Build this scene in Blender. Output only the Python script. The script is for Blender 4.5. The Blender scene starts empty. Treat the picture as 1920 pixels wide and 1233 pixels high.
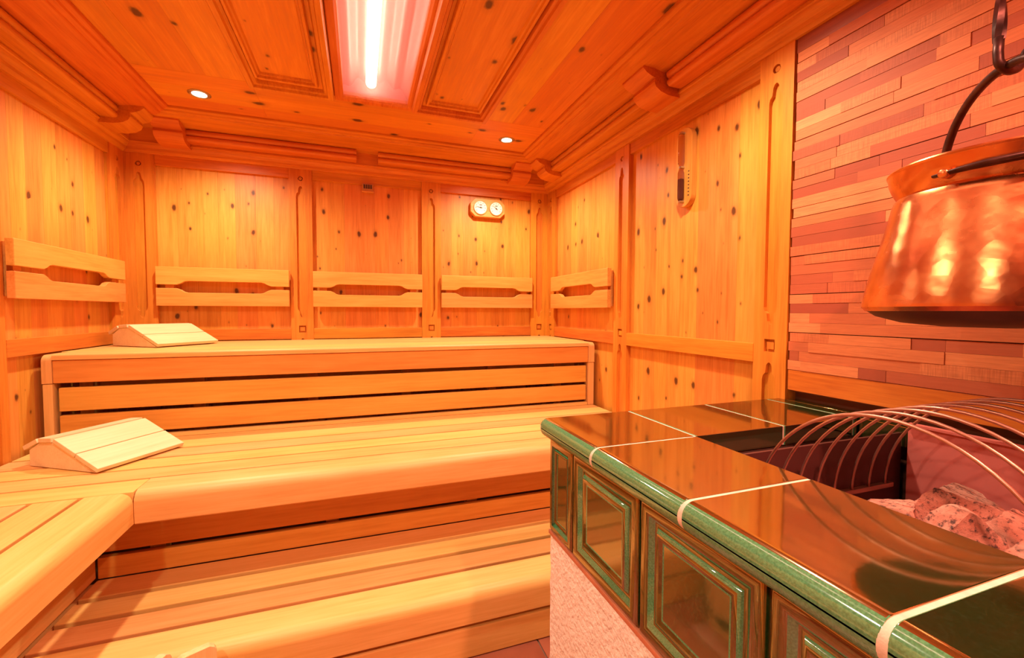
import bpy, bmesh, math, random
from mathutils import Vector, Matrix

random.seed(7)
sc = bpy.context.scene
COL = sc.collection
H = 0.98                      # eye height above the floor; geometry below is written relative to the eye

# ------------------------------------------------------------------ camera
YAW, PITCH, ROLL, FPX = 0.33809632, -0.0403497, 0.00343364, 808.14484
fw = Vector((math.sin(YAW)*math.cos(PITCH), math.cos(YAW)*math.cos(PITCH), math.sin(PITCH)))
rt = Vector((math.cos(YAW), -math.sin(YAW), 0)); up = rt.cross(fw)
rt2 = math.cos(ROLL)*rt + math.sin(ROLL)*up; up2 = -math.sin(ROLL)*rt + math.cos(ROLL)*up
cam = bpy.data.cameras.new('camera'); camo = bpy.data.objects.new('camera', cam); COL.objects.link(camo)
cam.sensor_width = 36; cam.sensor_fit = 'HORIZONTAL'; cam.lens = FPX/1920*36; cam.clip_start = 0.02
M = Matrix((rt2, up2, -fw)).transposed().to_4x4(); M.translation = (0, 0, H); camo.matrix_world = M
sc.camera = camo
# ------------------------------------------------------------------ world, exposure
w = bpy.data.worlds.new('world'); sc.world = w; w.use_nodes = True
w.node_tree.nodes['Background'].inputs[0].default_value = (0.02, 0.012, 0.006, 1)
w.node_tree.nodes['Background'].inputs[1].default_value = 0.2
sc.view_settings.view_transform = 'Standard'; sc.view_settings.look = 'None'
sc.view_settings.gamma = 1; sc.view_settings.use_curve_mapping = False
sc.view_settings.exposure = -0.30
TUBE_STRENGTH = 12.0
SPOT_W = 64.0
TUBE_COL = (1.0, 0.86, 0.66); SPOT_COL = (1.0, 0.81, 0.58); ROSE_COL = (1.0, 0.36, 0.24)
sc.cycles.diffuse_bounces = 6; sc.cycles.max_bounces = 14; sc.cycles.sample_clamp_indirect = 6

# ------------------------------------------------------------------ node helpers
def newmat(name):
    m = bpy.data.materials.new(name); m.use_nodes = True
    nt = m.node_tree; return m, nt, nt.nodes['Principled BSDF']
def nd(nt, t, **k):
    n = nt.nodes.new(t)
    for a, v in k.items(): setattr(n, a, v)
    return n
def mth(nt, op, a, b=None, c=None, clamp=False):
    n = nd(nt, 'ShaderNodeMath', operation=op, use_clamp=clamp)
    for i, v in enumerate((a, b, c)):
        if v is None: continue
        if isinstance(v, (int, float)): n.inputs[i].default_value = v
        else: nt.links.new(v, n.inputs[i])
    return n.outputs[0]
def mixc(nt, f, a, b, mode='MIX'):
    n = nd(nt, 'ShaderNodeMix', data_type='RGBA', blend_type=mode)
    for i, v in ((0, f), (6, a), (7, b)):
        if isinstance(v, (int, float)): n.inputs[i].default_value = v
        elif isinstance(v, tuple): n.inputs[i].default_value = (*v, 1)
        else: nt.links.new(v, n.inputs[i])
    return n.outputs[2]
def ramp(nt, f, stops):
    r = nd(nt, 'ShaderNodeValToRGB'); nt.links.new(f, r.inputs[0])
    e = r.color_ramp.elements
    while len(e) < len(stops): e.new(0.5)
    for x, (p, c) in zip(e, stops): x.position = p; x.color = (*c, 1)
    return r.outputs[0]
def noise(nt, vec, scale, detail=3, rough=.5, dist=0):
    n = nd(nt, 'ShaderNodeTexNoise'); nt.links.new(vec, n.inputs['Vector'])
    n.inputs['Scale'].default_value = scale; n.inputs['Detail'].default_value = detail
    n.inputs['Roughness'].default_value = rough; n.inputs['Distortion'].default_value = dist
    return n.outputs[0]
def bump(nt, b, h, s, d=.002):
    n = nd(nt, 'ShaderNodeBump'); n.inputs['Strength'].default_value = s; n.inputs['Distance'].default_value = d
    nt.links.new(h, n.inputs['Height']); nt.links.new(n.outputs[0], b.inputs['Normal'])

AX = {'X': 0, 'Y': 1, 'Z': 2}
def wood(name, axis, dark, mid, light, knot=None, tint=.16, rough=.42, grain=1.0, kscale=11.5, kcol=(.07, .018, .006), spec=.4):
    """pine / abachi: grain along axis, optional knots lying in the plane `knot`"""
    m, nt, b = newmat(name)
    tc = nd(nt, 'ShaderNodeTexCoord'); oi = nd(nt, 'ShaderNodeObjectInfo')
    off = nd(nt, 'ShaderNodeVectorMath', operation='SCALE'); off.inputs[0].default_value = (13.1, 7.7, 5.3)
    nt.links.new(oi.outputs['Random'], off.inputs['Scale'])
    add = nd(nt, 'ShaderNodeVectorMath', operation='ADD')
    nt.links.new(tc.outputs['Object'], add.inputs[0]); nt.links.new(off.outputs[0], add.inputs[1])
    sv = [1, 1, 1]; sv[AX[axis]] = .055
    st = nd(nt, 'ShaderNodeVectorMath', operation='MULTIPLY'); st.inputs[1].default_value = sv
    nt.links.new(add.outputs[0], st.inputs[0])
    fine = noise(nt, st.outputs[0], 150*grain, 3, .6)
    band = noise(nt, st.outputs[0], 24*grain, 3, .55, .8)
    big = noise(nt, add.outputs[0], 3.2, 2, .5)
    f = mth(nt, 'ADD', mth(nt, 'MULTIPLY', fine, .42), mth(nt, 'ADD', mth(nt, 'MULTIPLY', band, .5), mth(nt, 'MULTIPLY', big, .2)))
    col = ramp(nt, f, [(.42, dark), (.56, mid), (.70, light)])
    if tint:
        hsv = nd(nt, 'ShaderNodeHueSaturation'); nt.links.new(col, hsv.inputs['Color'])
        r2 = mth(nt, 'FRACT', mth(nt, 'MULTIPLY', oi.outputs['Random'], 91.7))
        nt.links.new(mth(nt, 'MULTIPLY_ADD', r2, 2*tint, 1-tint), hsv.inputs['Value'])
        nt.links.new(mth(nt, 'MULTIPLY_ADD', oi.outputs['Random'], .022, .489), hsv.inputs['Hue'])
        col = hsv.outputs[0]
    if knot:
        sep = nd(nt, 'ShaderNodeSeparateXYZ'); nt.links.new(tc.outputs['Object'], sep.inputs[0])
        cmb = nd(nt, 'ShaderNodeCombineXYZ')
        a, c = [x for x in 'XYZ' if x in knot]
        ks = {x: (.62 if x == axis else 1.0) for x in 'XYZ'}
        nt.links.new(mth(nt, 'MULTIPLY', sep.outputs[AX[a]], ks[a]), cmb.inputs[0])
        nt.links.new(mth(nt, 'MULTIPLY', sep.outputs[AX[c]], ks[c]), cmb.inputs[1])
        wob = noise(nt, cmb.outputs[0], 55, 2)
        v = nd(nt, 'ShaderNodeTexVoronoi', voronoi_dimensions='2D', feature='F1')
        v.inputs['Scale'].default_value = kscale; nt.links.new(cmb.outputs[0], v.inputs['Vector'])
        sp2 = nd(nt, 'ShaderNodeSeparateColor'); nt.links.new(v.outputs['Color'], sp2.inputs[0])
        rad = mth(nt, 'MULTIPLY', mth(nt, 'POWER', sp2.outputs[0], 1.4), .145)
        d = mth(nt, 'ADD', v.outputs['Distance'], mth(nt, 'MULTIPLY', mth(nt, 'SUBTRACT', wob, .5), .11))
        core = mth(nt, 'SMOOTHSTEP' if False else 'SUBTRACT', rad, d)
        core = mth(nt, 'MULTIPLY', core, 16, clamp=True)
        halo = mth(nt, 'MULTIPLY', mth(nt, 'SUBTRACT', mth(nt, 'MULTIPLY', rad, 1.9), d), 7, clamp=True)
        col = mixc(nt, mth(nt, 'MULTIPLY', halo, .35), col, tuple(x*.6 for x in dark))
        col = mixc(nt, mth(nt, 'MULTIPLY', core, .9), col, kcol)
    nt.links.new(col, b.inputs['Base Color'])
    b.inputs['Roughness'].default_value = rough; b.inputs['Specular IOR Level'].default_value = spec
    bump(nt, b, fine, .12, .001)
    return m

PD, PM, PL = (.58, .208, .031), (.70, .285, .048), (.77, .345, .067)
m_backplank = wood('pine_panel_back', 'Z', PD, PM, PL, 'XZ', .06)
m_sideplank = wood('pine_panel_side', 'Z', PD, PM, PL, 'YZ', .06)
m_pil = wood('pine_post', 'Z', (.53, .17, .018), (.64, .235, .026), (.71, .285, .036), None, .05)
m_trimX = wood('pine_trim_x', 'X', (.48, .135, .014), (.60, .20, .022), (.67, .25, .032), None, .05)
m_trimY = wood('pine_trim_y', 'Y', (.48, .135, .014), (.60, .20, .022), (.67, .25, .032), None, .05)
m_ceilX = wood('pine_ceiling_x', 'X', PD, (.65, .235, .024), (.72, .29, .036), 'XY', .06, kscale=8)
m_ceilY = wood('pine_ceiling_y', 'Y', PD, (.65, .235, .024), (.72, .29, .036), 'XY', .06, kscale=8)
BD, BM, BL = (.68, .345, .095), (.76, .42, .13), (.82, .48, .17)
m_benchX = wood('bench_wood_x', 'X', BD, BM, BL, None, .025, .45, .8)
m_benchY = wood('bench_wood_y', 'Y', BD, BM, BL, None, .025, .45, .8)
m_benchZ = wood('bench_wood_z', 'Z', BD, BM, BL, None, .025, .45, .8)
m_riser_bounce = wood('riser_wood_bounce', 'X', (.62, .245, .040), (.71, .305, .055), (.77, .35, .072), None, .025, .45, .8)  # bench wood deepened: warm bounced light on the fronts put into the colour
m_rest = wood('backrest_wood', 'X', (.64, .26, .045), (.73, .33, .068), (.79, .38, .09), None, .06, .5)
m_restY = wood('backrest_wood_y', 'Y', (.64, .26, .045), (.73, .33, .068), (.79, .38, .09), None, .06, .5)
m_pale = wood('pale_headrest_wood', 'X', (.72, .53, .29), (.78, .60, .35), (.82, .65, .40), None, .03, .5)
m_instr = wood('instrument_wood', 'X', (.55, .22, .05), (.66, .30, .075), (.72, .36, .10), None, 0)
m_timerw = wood('timer_wood', 'Z', (.60, .24, .04), (.70, .32, .06), (.76, .38, .09), None, 0)

def cladding():
    m, nt, b = newmat('oak_cladding')
    tc = nd(nt, 'ShaderNodeTexCoord'); oi = nd(nt, 'ShaderNodeObjectInfo')
    geo = nd(nt, 'ShaderNodeNewGeometry')
    off = nd(nt, 'ShaderNodeVectorMath', operation='SCALE'); off.inputs[0].default_value = (13.1, 7.7, 5.3)
    nt.links.new(oi.outputs['Random'], off.inputs['Scale'])
    add = nd(nt, 'ShaderNodeVectorMath', operation='ADD')
    nt.links.new(geo.outputs['Position'], add.inputs[0]); nt.links.new(off.outputs[0], add.inputs[1])
    st = nd(nt, 'ShaderNodeVectorMath', operation='MULTIPLY'); st.inputs[1].default_value = (1, .07, 1)
    nt.links.new(add.outputs[0], st.inputs[0])
    fine = noise(nt, st.outputs[0], 260, 3, .6, .3); band = noise(nt, st.outputs[0], 60, 2, .5, 1.2)
    saw = nd(nt, 'ShaderNodeVectorMath', operation='MULTIPLY'); saw.inputs[1].default_value = (1, 1, .06)
    nt.links.new(add.outputs[0], saw.inputs[0])
    sawn = noise(nt, saw.outputs[0], 420, 1)
    r = oi.outputs['Random']; r2 = mth(nt, 'FRACT', mth(nt, 'MULTIPLY', r, 57.3))
    base = ramp(nt, r, [(0, (.33, .075, .04)), (.28, (.46, .12, .055)), (.55, (.61, .19, .072)), (.8, (.69, .245, .095)), (1, (.73, .28, .115))])
    dk = mixc(nt, mth(nt, 'MULTIPLY_ADD', fine, 1.3, -.45, clamp=True), base, (.36, .085, .04))
    dk = mixc(nt, mth(nt, 'MULTIPLY_ADD', band, .9, -.3, clamp=True), dk, base)
    sm = mth(nt, 'MULTIPLY', mth(nt, 'GREATER_THAN', r2, .78), mth(nt, 'MULTIPLY_ADD', sawn, 1.6, -.55, clamp=True))
    c = mixc(nt, mth(nt, 'MULTIPLY', sm, .6), dk, (.26, .06, .03))
    nt.links.new(c, b.inputs['Base Color']); b.inputs['Roughness'].default_value = .6
    b.inputs['Specular IOR Level'].default_value = .25
    bump(nt, b, fine, .3, .001)
    return m
m_clad = cladding()

def simple(name, col, rough=.5, metal=0, **k):
    m, nt, b = newmat(name)
    b.inputs['Base Color'].default_value = (*col, 1); b.inputs['Roughness'].default_value = rough; b.inputs['Metallic'].default_value = metal
    for a, v in k.items(): b.inputs[a.replace('_', ' ')].default_value = v
    return m
def varied(name, c1, c2, scale, rough, metal=0, bs=0, bscale=None, detail=4, bd=.002):
    m, nt, b = newmat(name)
    tc = nd(nt, 'ShaderNodeTexCoord')
    f = noise(nt, tc.outputs['Object'], scale, detail)
    nt.links.new(ramp(nt, f, [(.35, c1), (.65, c2)]), b.inputs['Base Color'])
    b.inputs['Roughness'].default_value = rough; b.inputs['Metallic'].default_value = metal
    if bs: bump(nt, b, noise(nt, tc.outputs['Object'], bscale or scale, 3), bs, bd)
    return m
def glaze(name='green_glaze', ior=6.0, k=1.0):
    m, nt, b = newmat(name)
    tc = nd(nt, 'ShaderNodeTexCoord')
    f = noise(nt, tc.outputs['Object'], 9, 4, .6, .5); s = noise(nt, tc.outputs['Object'], 260, 2)
    col = ramp(nt, f, [(.3, (.006, .022, .004)), (.5, (.012, .036, .008)), (.72, (.030, .030, .007))])
    col = mixc(nt, mth(nt, 'MULTIPLY_ADD', s, 1.6, -.8, clamp=True), col, (.03*k, .07*k, .03*k))
    if k != 1: col = mixc(nt, 1.0, col, (k, k, k), 'MULTIPLY')
    nt.links.new(col, b.inputs['Base Color'])
    b.inputs['Roughness'].default_value = .075; b.inputs['IOR'].default_value = ior
    b.inputs['Specular Tint'].default_value = (1, .68, .40, 1); b.inputs['Coat Weight'].default_value = .25; b.inputs['Coat Roughness'].default_value = .04; b.inputs['Coat IOR'].default_value = 1.7
    bump(nt, b, noise(nt, tc.outputs['Object'], 45, 2), .02, .003)
    return m
m_glaze = glaze()
m_kachel = glaze('green_glaze_relief', 2.9, 1.5)
def nose_glaze():
    m, nt, b = newmat('green_glaze_thin')
    tc = nd(nt, 'ShaderNodeTexCoord')
    s = noise(nt, tc.outputs['Object'], 420, 3)
    nt.links.new(ramp(nt, s, [(.35, (.040, .19, .080)), (.65, (.080, .30, .14))]), b.inputs['Base Color'])
    b.inputs['Roughness'].default_value = .08; b.inputs['IOR'].default_value = 2.1
    bump(nt, b, noise(nt, tc.outputs['Object'], 45, 2), .015, .003)
    return m
m_nose = nose_glaze()
m_grout = varied('grout', (.66, .50, .40), (.78, .62, .50), 60, .85, bs=.2, bscale=300)
m_plaster = varied('rough_plaster', (.82, .72, .64), (.90, .82, .74), 30, .9, bs=.8, bscale=90, bd=.008)
m_terra = varied('terracotta', (.42, .13, .06), (.55, .19, .09), 18, .7)
m_floor = varied('floor_tile', (.30, .08, .045), (.42, .13, .075), 5, .35)
m_fgrout = simple('floor_grout', (.30, .20, .15), .9)
m_void = simple('dark_underside', (.12, .035, .012), .9)
m_boxmetal = varied('dark_painted_metal', (.060, .012, .011), (.085, .020, .017), 6, .5, .1)
m_plate = varied('galvanised_plate', (.62, .16, .135), (.70, .19, .16), 5, .5, .1)
m_flange = simple('black_flange', (.030, .010, .007), .7)  # near-black, for the flange under the far tile edge
m_wire = simple('guard_wire', (.46, .24, .18), .32, .8)
m_iron = varied('wrought_iron', (.035, .014, .012), (.10, .04, .034), 30, .42, .75, bs=.5, bscale=40)
m_rubber = simple('dark_plastic', (.06, .03, .02), .5)
m_steel = simple('brushed_ring', (.55, .5, .44), .3, 1)
m_ring = simple('dark_steel_ring', (.42, .36, .30), .35, 1)
m_dial = simple('dial_paper', (.86, .78, .68), .6)
m_ink = simple('dial_ink', (.05, .03, .03), .6)
m_sensor = simple('sensor_plastic', (.52, .26, .10), .5)
m_pail = wood('pale_bucket_wood', 'Z', (.70, .47, .20), (.78, .55, .26), (.84, .62, .32), None, .04, .5)

def granite():
    m, nt, b = newmat('granite')
    tc = nd(nt, 'ShaderNodeTexCoord')
    f = noise(nt, tc.outputs['Object'], 9, 4, .6); s = noise(nt, tc.outputs['Object'], 110, 3, .7)
    col = ramp(nt, f, [(.3, (.34, .11, .065)), (.5, (.54, .25, .18)), (.7, (.66, .36, .27))])
    col = mixc(nt, mth(nt, 'MULTIPLY_ADD', s, 7, -3.6, clamp=True), col, (.07, .035, .03))
    col = mixc(nt, mth(nt, 'MULTIPLY_ADD', noise(nt, tc.outputs['Object'], 22, 3), 5, -3.1, clamp=True), col, (.45, .11, .045))
    nt.links.new(col, b.inputs['Base Color']); b.inputs['Roughness'].default_value = .85
    bump(nt, b, s, .6, .003)
    return m
m_granite = granite()
def copper():
    m, nt, b = newmat('hammered_copper')
    tc = nd(nt, 'ShaderNodeTexCoord')
    f = noise(nt, tc.outputs['Object'], 9, 4, .6, .4)
    nt.links.new(ramp(nt, f, [(.3, (.42, .13, .055)), (.46, (.62, .23, .085)), (.60, (.74, .32, .12)), (.75, (.46, .19, .11))]), b.inputs['Base Color'])
    b.inputs['Metallic'].default_value = .95
    nt.links.new(mth(nt, 'MULTIPLY_ADD', f, .36, .08), b.inputs['Roughness'])
    v = nd(nt, 'ShaderNodeTexVoronoi'); v.inputs['Scale'].default_value = 42; nt.links.new(tc.outputs['Object'], v.inputs['Vector'])
    h = mth(nt, 'ADD', mth(nt, 'MULTIPLY', v.outputs['Distance'], .6), noise(nt, tc.outputs['Object'], 20, 3))
    bump(nt, b, h, .20, .004)
    return m
m_copper = copper()
m_pots = varied('sooted_copper', (.035, .010, .006), (.10, .03, .015), 12, .5, .3)
def emit(name, col, s):
    m, nt, b = newmat(name)
    b.inputs['Base Color'].default_value = (0, 0, 0, 1)
    b.inputs['Emission Color'].default_value = (*col, 1); b.inputs['Emission Strength'].default_value = s
    return m
m_tube = emit('tube_glow', TUBE_COL, TUBE_STRENGTH)
m_lens = emit('spot_glow', (1, .93, .82), 30)
def pane():
    m, nt, b = newmat('frosted_pane'); nt.nodes.remove(b)
    t = nd(nt, 'ShaderNodeBsdfTransparent'); t.inputs[0].default_value = (1, .95, .93, 1)
    l = nd(nt, 'ShaderNodeBsdfTranslucent'); l.inputs[0].default_value = (.95, .50, .47, 1)
    mx = nd(nt, 'ShaderNodeMixShader'); mx.inputs[0].default_value = .24
    nt.links.new(t.outputs[0], mx.inputs[1]); nt.links.new(l.outputs[0], mx.inputs[2])
    g = nd(nt, 'ShaderNodeBsdfGlossy'); g.inputs['Roughness'].default_value = .2
    m2 = nd(nt, 'ShaderNodeMixShader'); m2.inputs[0].default_value = .04
    nt.links.new(mx.outputs[0], m2.inputs[1]); nt.links.new(g.outputs[0], m2.inputs[2])
    nt.links.new(m2.outputs[0], nt.nodes['Material Output'].inputs[0])
    return m
m_pane = pane()
m_reflector = simple('rose_reflector', (.66, .24, .22), .35)
m_clearglass = simple('timer_glass', (.80, .66, .60), .03, 0, Transmission_Weight=1.0, IOR=1.1)
m_sand = simple('timer_sand', (.20, .07, .05), .8)

# ------------------------------------------------------------------ mesh helpers
def empty(name, loc, label=None, cat=None, group=None, rz=0, kind=None):
    o = bpy.data.objects.new(name, None); COL.objects.link(o); o.empty_display_size = .05
    o.location = (loc[0], loc[1], loc[2]+H); o.rotation_euler = (0, 0, rz)
    return tag(o, label, cat, group, kind)
def tag(o, label=None, cat=None, group=None, kind=None):
    if label: o['label'] = label
    if cat: o['category'] = cat
    if group: o['group'] = group
    if kind: o['kind'] = kind
    return o
def root_loc(p):
    v = Vector((0, 0, 0))
    while p is not None: v += p.location; p = p.parent
    return v
def weighted(o):
    wn = o.modifiers.new('weighted_normals', 'WEIGHTED_NORMAL'); wn.weight = 90; wn.keep_sharp = True
def mk(name, V, F, mat, parent=None, local=False, smooth=False, bev=0, seg=2, ang=None):
    """one mesh object; V in eye-relative world coordinates unless local"""
    me = bpy.data.meshes.new(name)
    if local: vs = [Vector(v) for v in V]
    else:
        L = root_loc(parent); vs = [Vector((v[0], v[1], v[2]+H))-L for v in V]
    me.from_pydata(vs, [], F)
    bm = bmesh.new(); bm.from_mesh(me)
    bmesh.ops.recalc_face_normals(bm, faces=bm.faces)
    if bev:
        es = [e for e in bm.edges if len(e.link_faces) == 2 and e.calc_face_angle(0) > (ang or .5)]
        bmesh.ops.bevel(bm, geom=es, offset=bev, segments=seg, profile=.5, affect='EDGES', clamp_overlap=True)
    if smooth:
        for f in bm.faces: f.smooth = True
    bm.to_mesh(me); bm.free()
    if smooth and smooth != 'all':
        me.set_sharp_from_angle(angle=math.radians(38))
    me.materials.append(mat)
    o = bpy.data.objects.new(name, me); COL.objects.link(o)
    if parent: o.parent = parent
    if smooth and smooth != 'all': weighted(o)
    return o
def boxv(x0, x1, y0, y1, z0, z1):
    return ([(x, y, z) for z in (z0, z1) for y in (y0, y1) for x in (x0, x1)],
            [(0, 2, 3, 1), (4, 5, 7, 6), (0, 1, 5, 4), (2, 6, 7, 3), (0, 4, 6, 2), (1, 3, 7, 5)])
def box(name, x0, x1, y0, y1, z0, z1, mat, parent=None, bev=0, seg=2, local=False):
    V, F = boxv(x0, x1, y0, y1, z0, z1)
    return mk(name, V, F, mat, parent, local, bool(bev), bev, seg)
def prism(name, poly, fn, t0, t1, mat, parent=None, local=False, smooth=False, bev=0, seg=2):
    """poly of (a,b) swept from t0 to t1; fn(a,b,t) -> xyz ; t0/t1 may be functions of (a,b)"""
    n = len(poly); g = lambda t, a, b: t(a, b) if callable(t) else t
    V = [fn(a, b, g(t0, a, b)) for a, b in poly]+[fn(a, b, g(t1, a, b)) for a, b in poly]
    F = [tuple(range(n)), tuple(range(n, 2*n))]+[(i, (i+1) % n, n+(i+1) % n, n+i) for i in range(n)]
    return mk(name, V, F, mat, parent, local, smooth, bev, seg)
def ring_points(c, r, n, a0=0): return [(c[0]+r*math.cos(a0+2*math.pi*i/n), c[1]+r*math.sin(a0+2*math.pi*i/n)) for i in range(n)]
def lathe(name, prof, cx, cy, mat, parent=None, n=48, local=False):
    V = []; F = []
    for r, z in prof:
        for i in range(n):
            a = 2*math.pi*i/n; V.append((cx+r*math.cos(a), cy+r*math.sin(a), z))
    for k in range(len(prof)-1):
        for i in range(n):
            j = (i+1) % n; F.append((k*n+i, k*n+j, (k+1)*n+j, (k+1)*n+i))
    return mk(name, V, F, mat, parent, local, True)
def tube(name, pts, r, mat, parent=None, n=8, local=False, closed=False, flat=1.0, twist=0):
    pts = [Vector(p) for p in pts]; V = []; F = []; N = len(pts)
    ref = Vector((0, 0, 1))
    t0 = (pts[1]-pts[0]).normalized()
    if abs(t0.dot(ref)) > .9: ref = Vector((1, 0, 0))
    u = t0.cross(ref).normalized()
    for i, p in enumerate(pts):
        t = (pts[min(i+1, N-1)]-pts[max(i-1, 0)]).normalized()
        u = (u-t*u.dot(t)).normalized(); v = t.cross(u)
        rr = r(i/(N-1)) if callable(r) else r
        tw = twist*i/(N-1)
        for k in range(n):
            a = 2*math.pi*k/n
            c, s = math.cos(a)*rr, math.sin(a)*rr*flat
            V.append(p+u*(c*math.cos(tw)-s*math.sin(tw))+v*(c*math.sin(tw)+s*math.cos(tw)))
    for i in range(N-1):
        for k in range(n):
            j = (k+1) % n; F.append((i*n+k, i*n+j, (i+1)*n+j, (i+1)*n+k))
    F.append(tuple(range(n))); F.append(tuple(range((N-1)*n, N*n)))
    return mk(name, V, F, mat, parent, local, 'all' if n >= 8 else True)
def cutout(name, outer, holes, depth, place, mat, parent=None, bev=.0012):
    """flat board with holes: 2-D curve filled by Blender, turned to a mesh; place(a,b,d)->xyz"""
    cu = bpy.data.curves.new('t', 'CURVE'); cu.dimensions = '2D'; cu.fill_mode = 'BOTH'; cu.extrude = depth/2
    for ring in [outer]+holes:
        s = cu.splines.new('POLY'); s.points.add(len(ring)-1); s.use_cyclic_u = True
        for p, (a, b) in zip(s.points, ring): p.co = (a, b, 0, 1)
    o = bpy.data.objects.new('t', cu); COL.objects.link(o)
    me = bpy.data.meshes.new_from_object(o.evaluated_get(bpy.context.evaluated_depsgraph_get()))
    V = [place(v.co.x, v.co.y, v.co.z+depth/2) for v in me.vertices]; F = [tuple(p.vertices) for p in me.polygons]
    bpy.data.objects.remove(o); bpy.data.curves.remove(cu); bpy.data.meshes.remove(me)
    bm_o = mk(name, V, F, mat, parent)
    bm = bmesh.new(); bm.from_mesh(bm_o.data); bmesh.ops.remove_doubles(bm, verts=bm.verts, dist=1e-5)
    bmesh.ops.recalc_face_normals(bm, faces=bm.faces); bm.to_mesh(bm_o.data); bm.free()
    return bm_o

# ------------------------------------------------------------------ room measures (eye-relative)
XL, XR, YB, YF = -1.068, 1.156, 2.60, -1.30      # faces of the posts on each wall, and the wall behind
ZF, ZC = -0.98, 0.90
PR = .022                                         # panels lie this much behind the posts
ZU, ZL, ZS = -.157, -.487, -.79                   # upper bench, lower bench, step
RT, RB_ = -.096, -.154                            # rail at bench height

# ------------------------------------------------------------------ floor
floor = box('floor', XL-.12, XR+.15, YF-.1, YB+.12, ZF-.08, ZF-.006, m_fgrout); tag(floor, kind='structure')
tv, tf = boxv(-.148, .148, -.148, .148, -.006, 0)
tile_me = None
for i in range(7):
    for j in range(9):
        x, y = -.92+.30*i, -1.13+.30*j
        if y > 1.45: continue
        if x < -.70: continue
        if tile_me is None:
            t = mk('floor_tile', tv, tf, m_floor, floor, True, True, .002); tile_me = t.data
        else:
            t = bpy.data.objects.new('floor_tile', tile_me); COL.objects.link(t); t.parent = floor
        t.location = (x+.06, y+.05, H+ZF)

# ------------------------------------------------------------------ walls
wall_back = box('wall_back', XL-.12, XR+.15, YB+PR+.02, YB+.12, ZF, ZC+.12, m_void); tag(wall_back, kind='structure')
wall_left = box('wall_left', XL-.12, XL-PR-.02, YF, YB+.02, ZF, ZC+.12, m_void); tag(wall_left, kind='structure')
wall_right = box('wall_right', XR+PR+.02, XR+.15, YF, YB+.02, ZF, ZC+.12, m_void); tag(wall_right, kind='structure')
wall_front = box('wall_front', XL-.12, XR+.15, YF-.1, YF-.02, ZF, ZC+.12, m_void); tag(wall_front, kind='structure')

PB = {'back': lambda a, d, z: (a, YB+d, z), 'left': lambda a, d, z: (XL-d, a, z), 'right': lambda a, d, z: (XR+d, a, z), 'front': lambda a, d, z: (a, YF-d, z)}
WALL = {'back': wall_back, 'left': wall_left, 'right': wall_right, 'front': wall_front}
PLM = {'back': m_backplank, 'left': m_sideplank, 'right': m_sideplank, 'front': m_backplank}
TRM = {'back': m_trimX, 'left': m_trimY, 'right': m_trimY, 'front': m_trimX}
def wbox(name, side, a0, a1, d0, d1, z0, z1, mat, bev=0):
    p, q = PB[side](a0, d0, z0), PB[side](a1, d1, z1)
    x, y, z = [sorted((p[i], q[i])) for i in range(3)]
    return box(name, *x, *y, *z, mat, WALL[side], bev)
def planks(side, a0, a1, z0, z1):
    a = a0
    n = max(1, round((a1-a0)/.083)); ws = [random.uniform(.8, 1.2) for _ in range(n)]; s = sum(ws)
    for wd in ws:
        b = a+(a1-a0)*wd/s
        wbox('plank', side, a, b-.0004, PR, PR+.02, z0, z1, PLM[side]); a = b
def flute(c, z0, z1, hw):
    """outline of a carved flute with ogee ends"""
    top = [(hw, z1-.052), (hw*.86, z1-.040), (hw*.55, z1-.033), (hw*.5, z1-.024), (hw*.42, z1-.010), (hw*.2, z1-.002), (0, z1)]
    bot = [(hw, z0+.052), (hw*.86, z0+.040), (hw*.55, z0+.033), (hw*.5, z0+.024), (hw*.42, z0+.010), (hw*.2, z0+.002), (0, z0)]
    r = [(c+a, z) for a, z in bot[::-1]]+[(c+a, z) for a, z in top]
    l = [(c-a, z) for a, z in top[::-1][1:]]+[(c-a, z) for a, z in bot[:-1]]
    return r+l
def pilaster(side, a0, a1, z0=ZF, z1=.766, low=True):
    c = (a0+a1)/2; hw = .0225*min(1, (a1-a0)/.112)
    back = wbox('post', side, a0, a1, .012, PR+.02, z0, z1, m_pil)
    holes = [ring_points((c, .712), .0125, 16), flute(c, -.036, .672, hw),
             [(c-hw*.8, -.118), (c+hw*.8, -.118), (c+hw*.8, -.080), (c-hw*.8, -.080)]]
    if low: holes.append(flute(c, -.93, -.150, hw))
    sg = PB[side]
    pl = Vector(WALL[side].location)
    cutout('post_face', [(a0, z0), (a1, z0), (a1, z1), (a0, z1)], holes, .0125, lambda a, b, d: sg(a, d, b), m_pil, back)
    # raised cores inside the carvings
    def core(nm, ring, dd):
        cutout(nm, ring, [], .0085, lambda a, b, d: sg(a, dd+d, b), m_pil, back)
    core('rosette', ring_points((c, .712), .0078, 12), .004)
    core('square_boss', [(c-hw*.55, -.110), (c+hw*.55, -.110), (c+hw*.55, -.088), (c-hw*.55, -.088)], .004)
    return back
def bay(side, a0, a1, z_bottom=ZF, rail_out=0.0):
    planks(side, a0, a1, z_bottom, .766)
    wbox('top_rail', side, a0, a1, .006, PR, .714, .766, TRM[side], .002)
    if rail_out is not None:
        wbox('rail', side, a0, a1, .002-rail_out, PR, RB_, RT, TRM[side], .002)

# back wall
for a0, a1 in ((-1.072, -.947), (-.354, -.243), (.347, .458), (1.043, 1.160)): pilaster('back', a0, a1, -.75)
for a0, a1 in ((-.947, -.354), (-.243, .347), (.458, 1.043)): bay('back', a0, a1, -.75)
# right wall
pilaster('right', 2.485, 2.606, -.75); pilaster('right', 1.697, 1.807); pilaster('right', .906, 1.016)
bay('right', 1.807, 2.485, ZF, .0); bay('right', 1.016, 1.697, ZF, .004)
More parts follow.
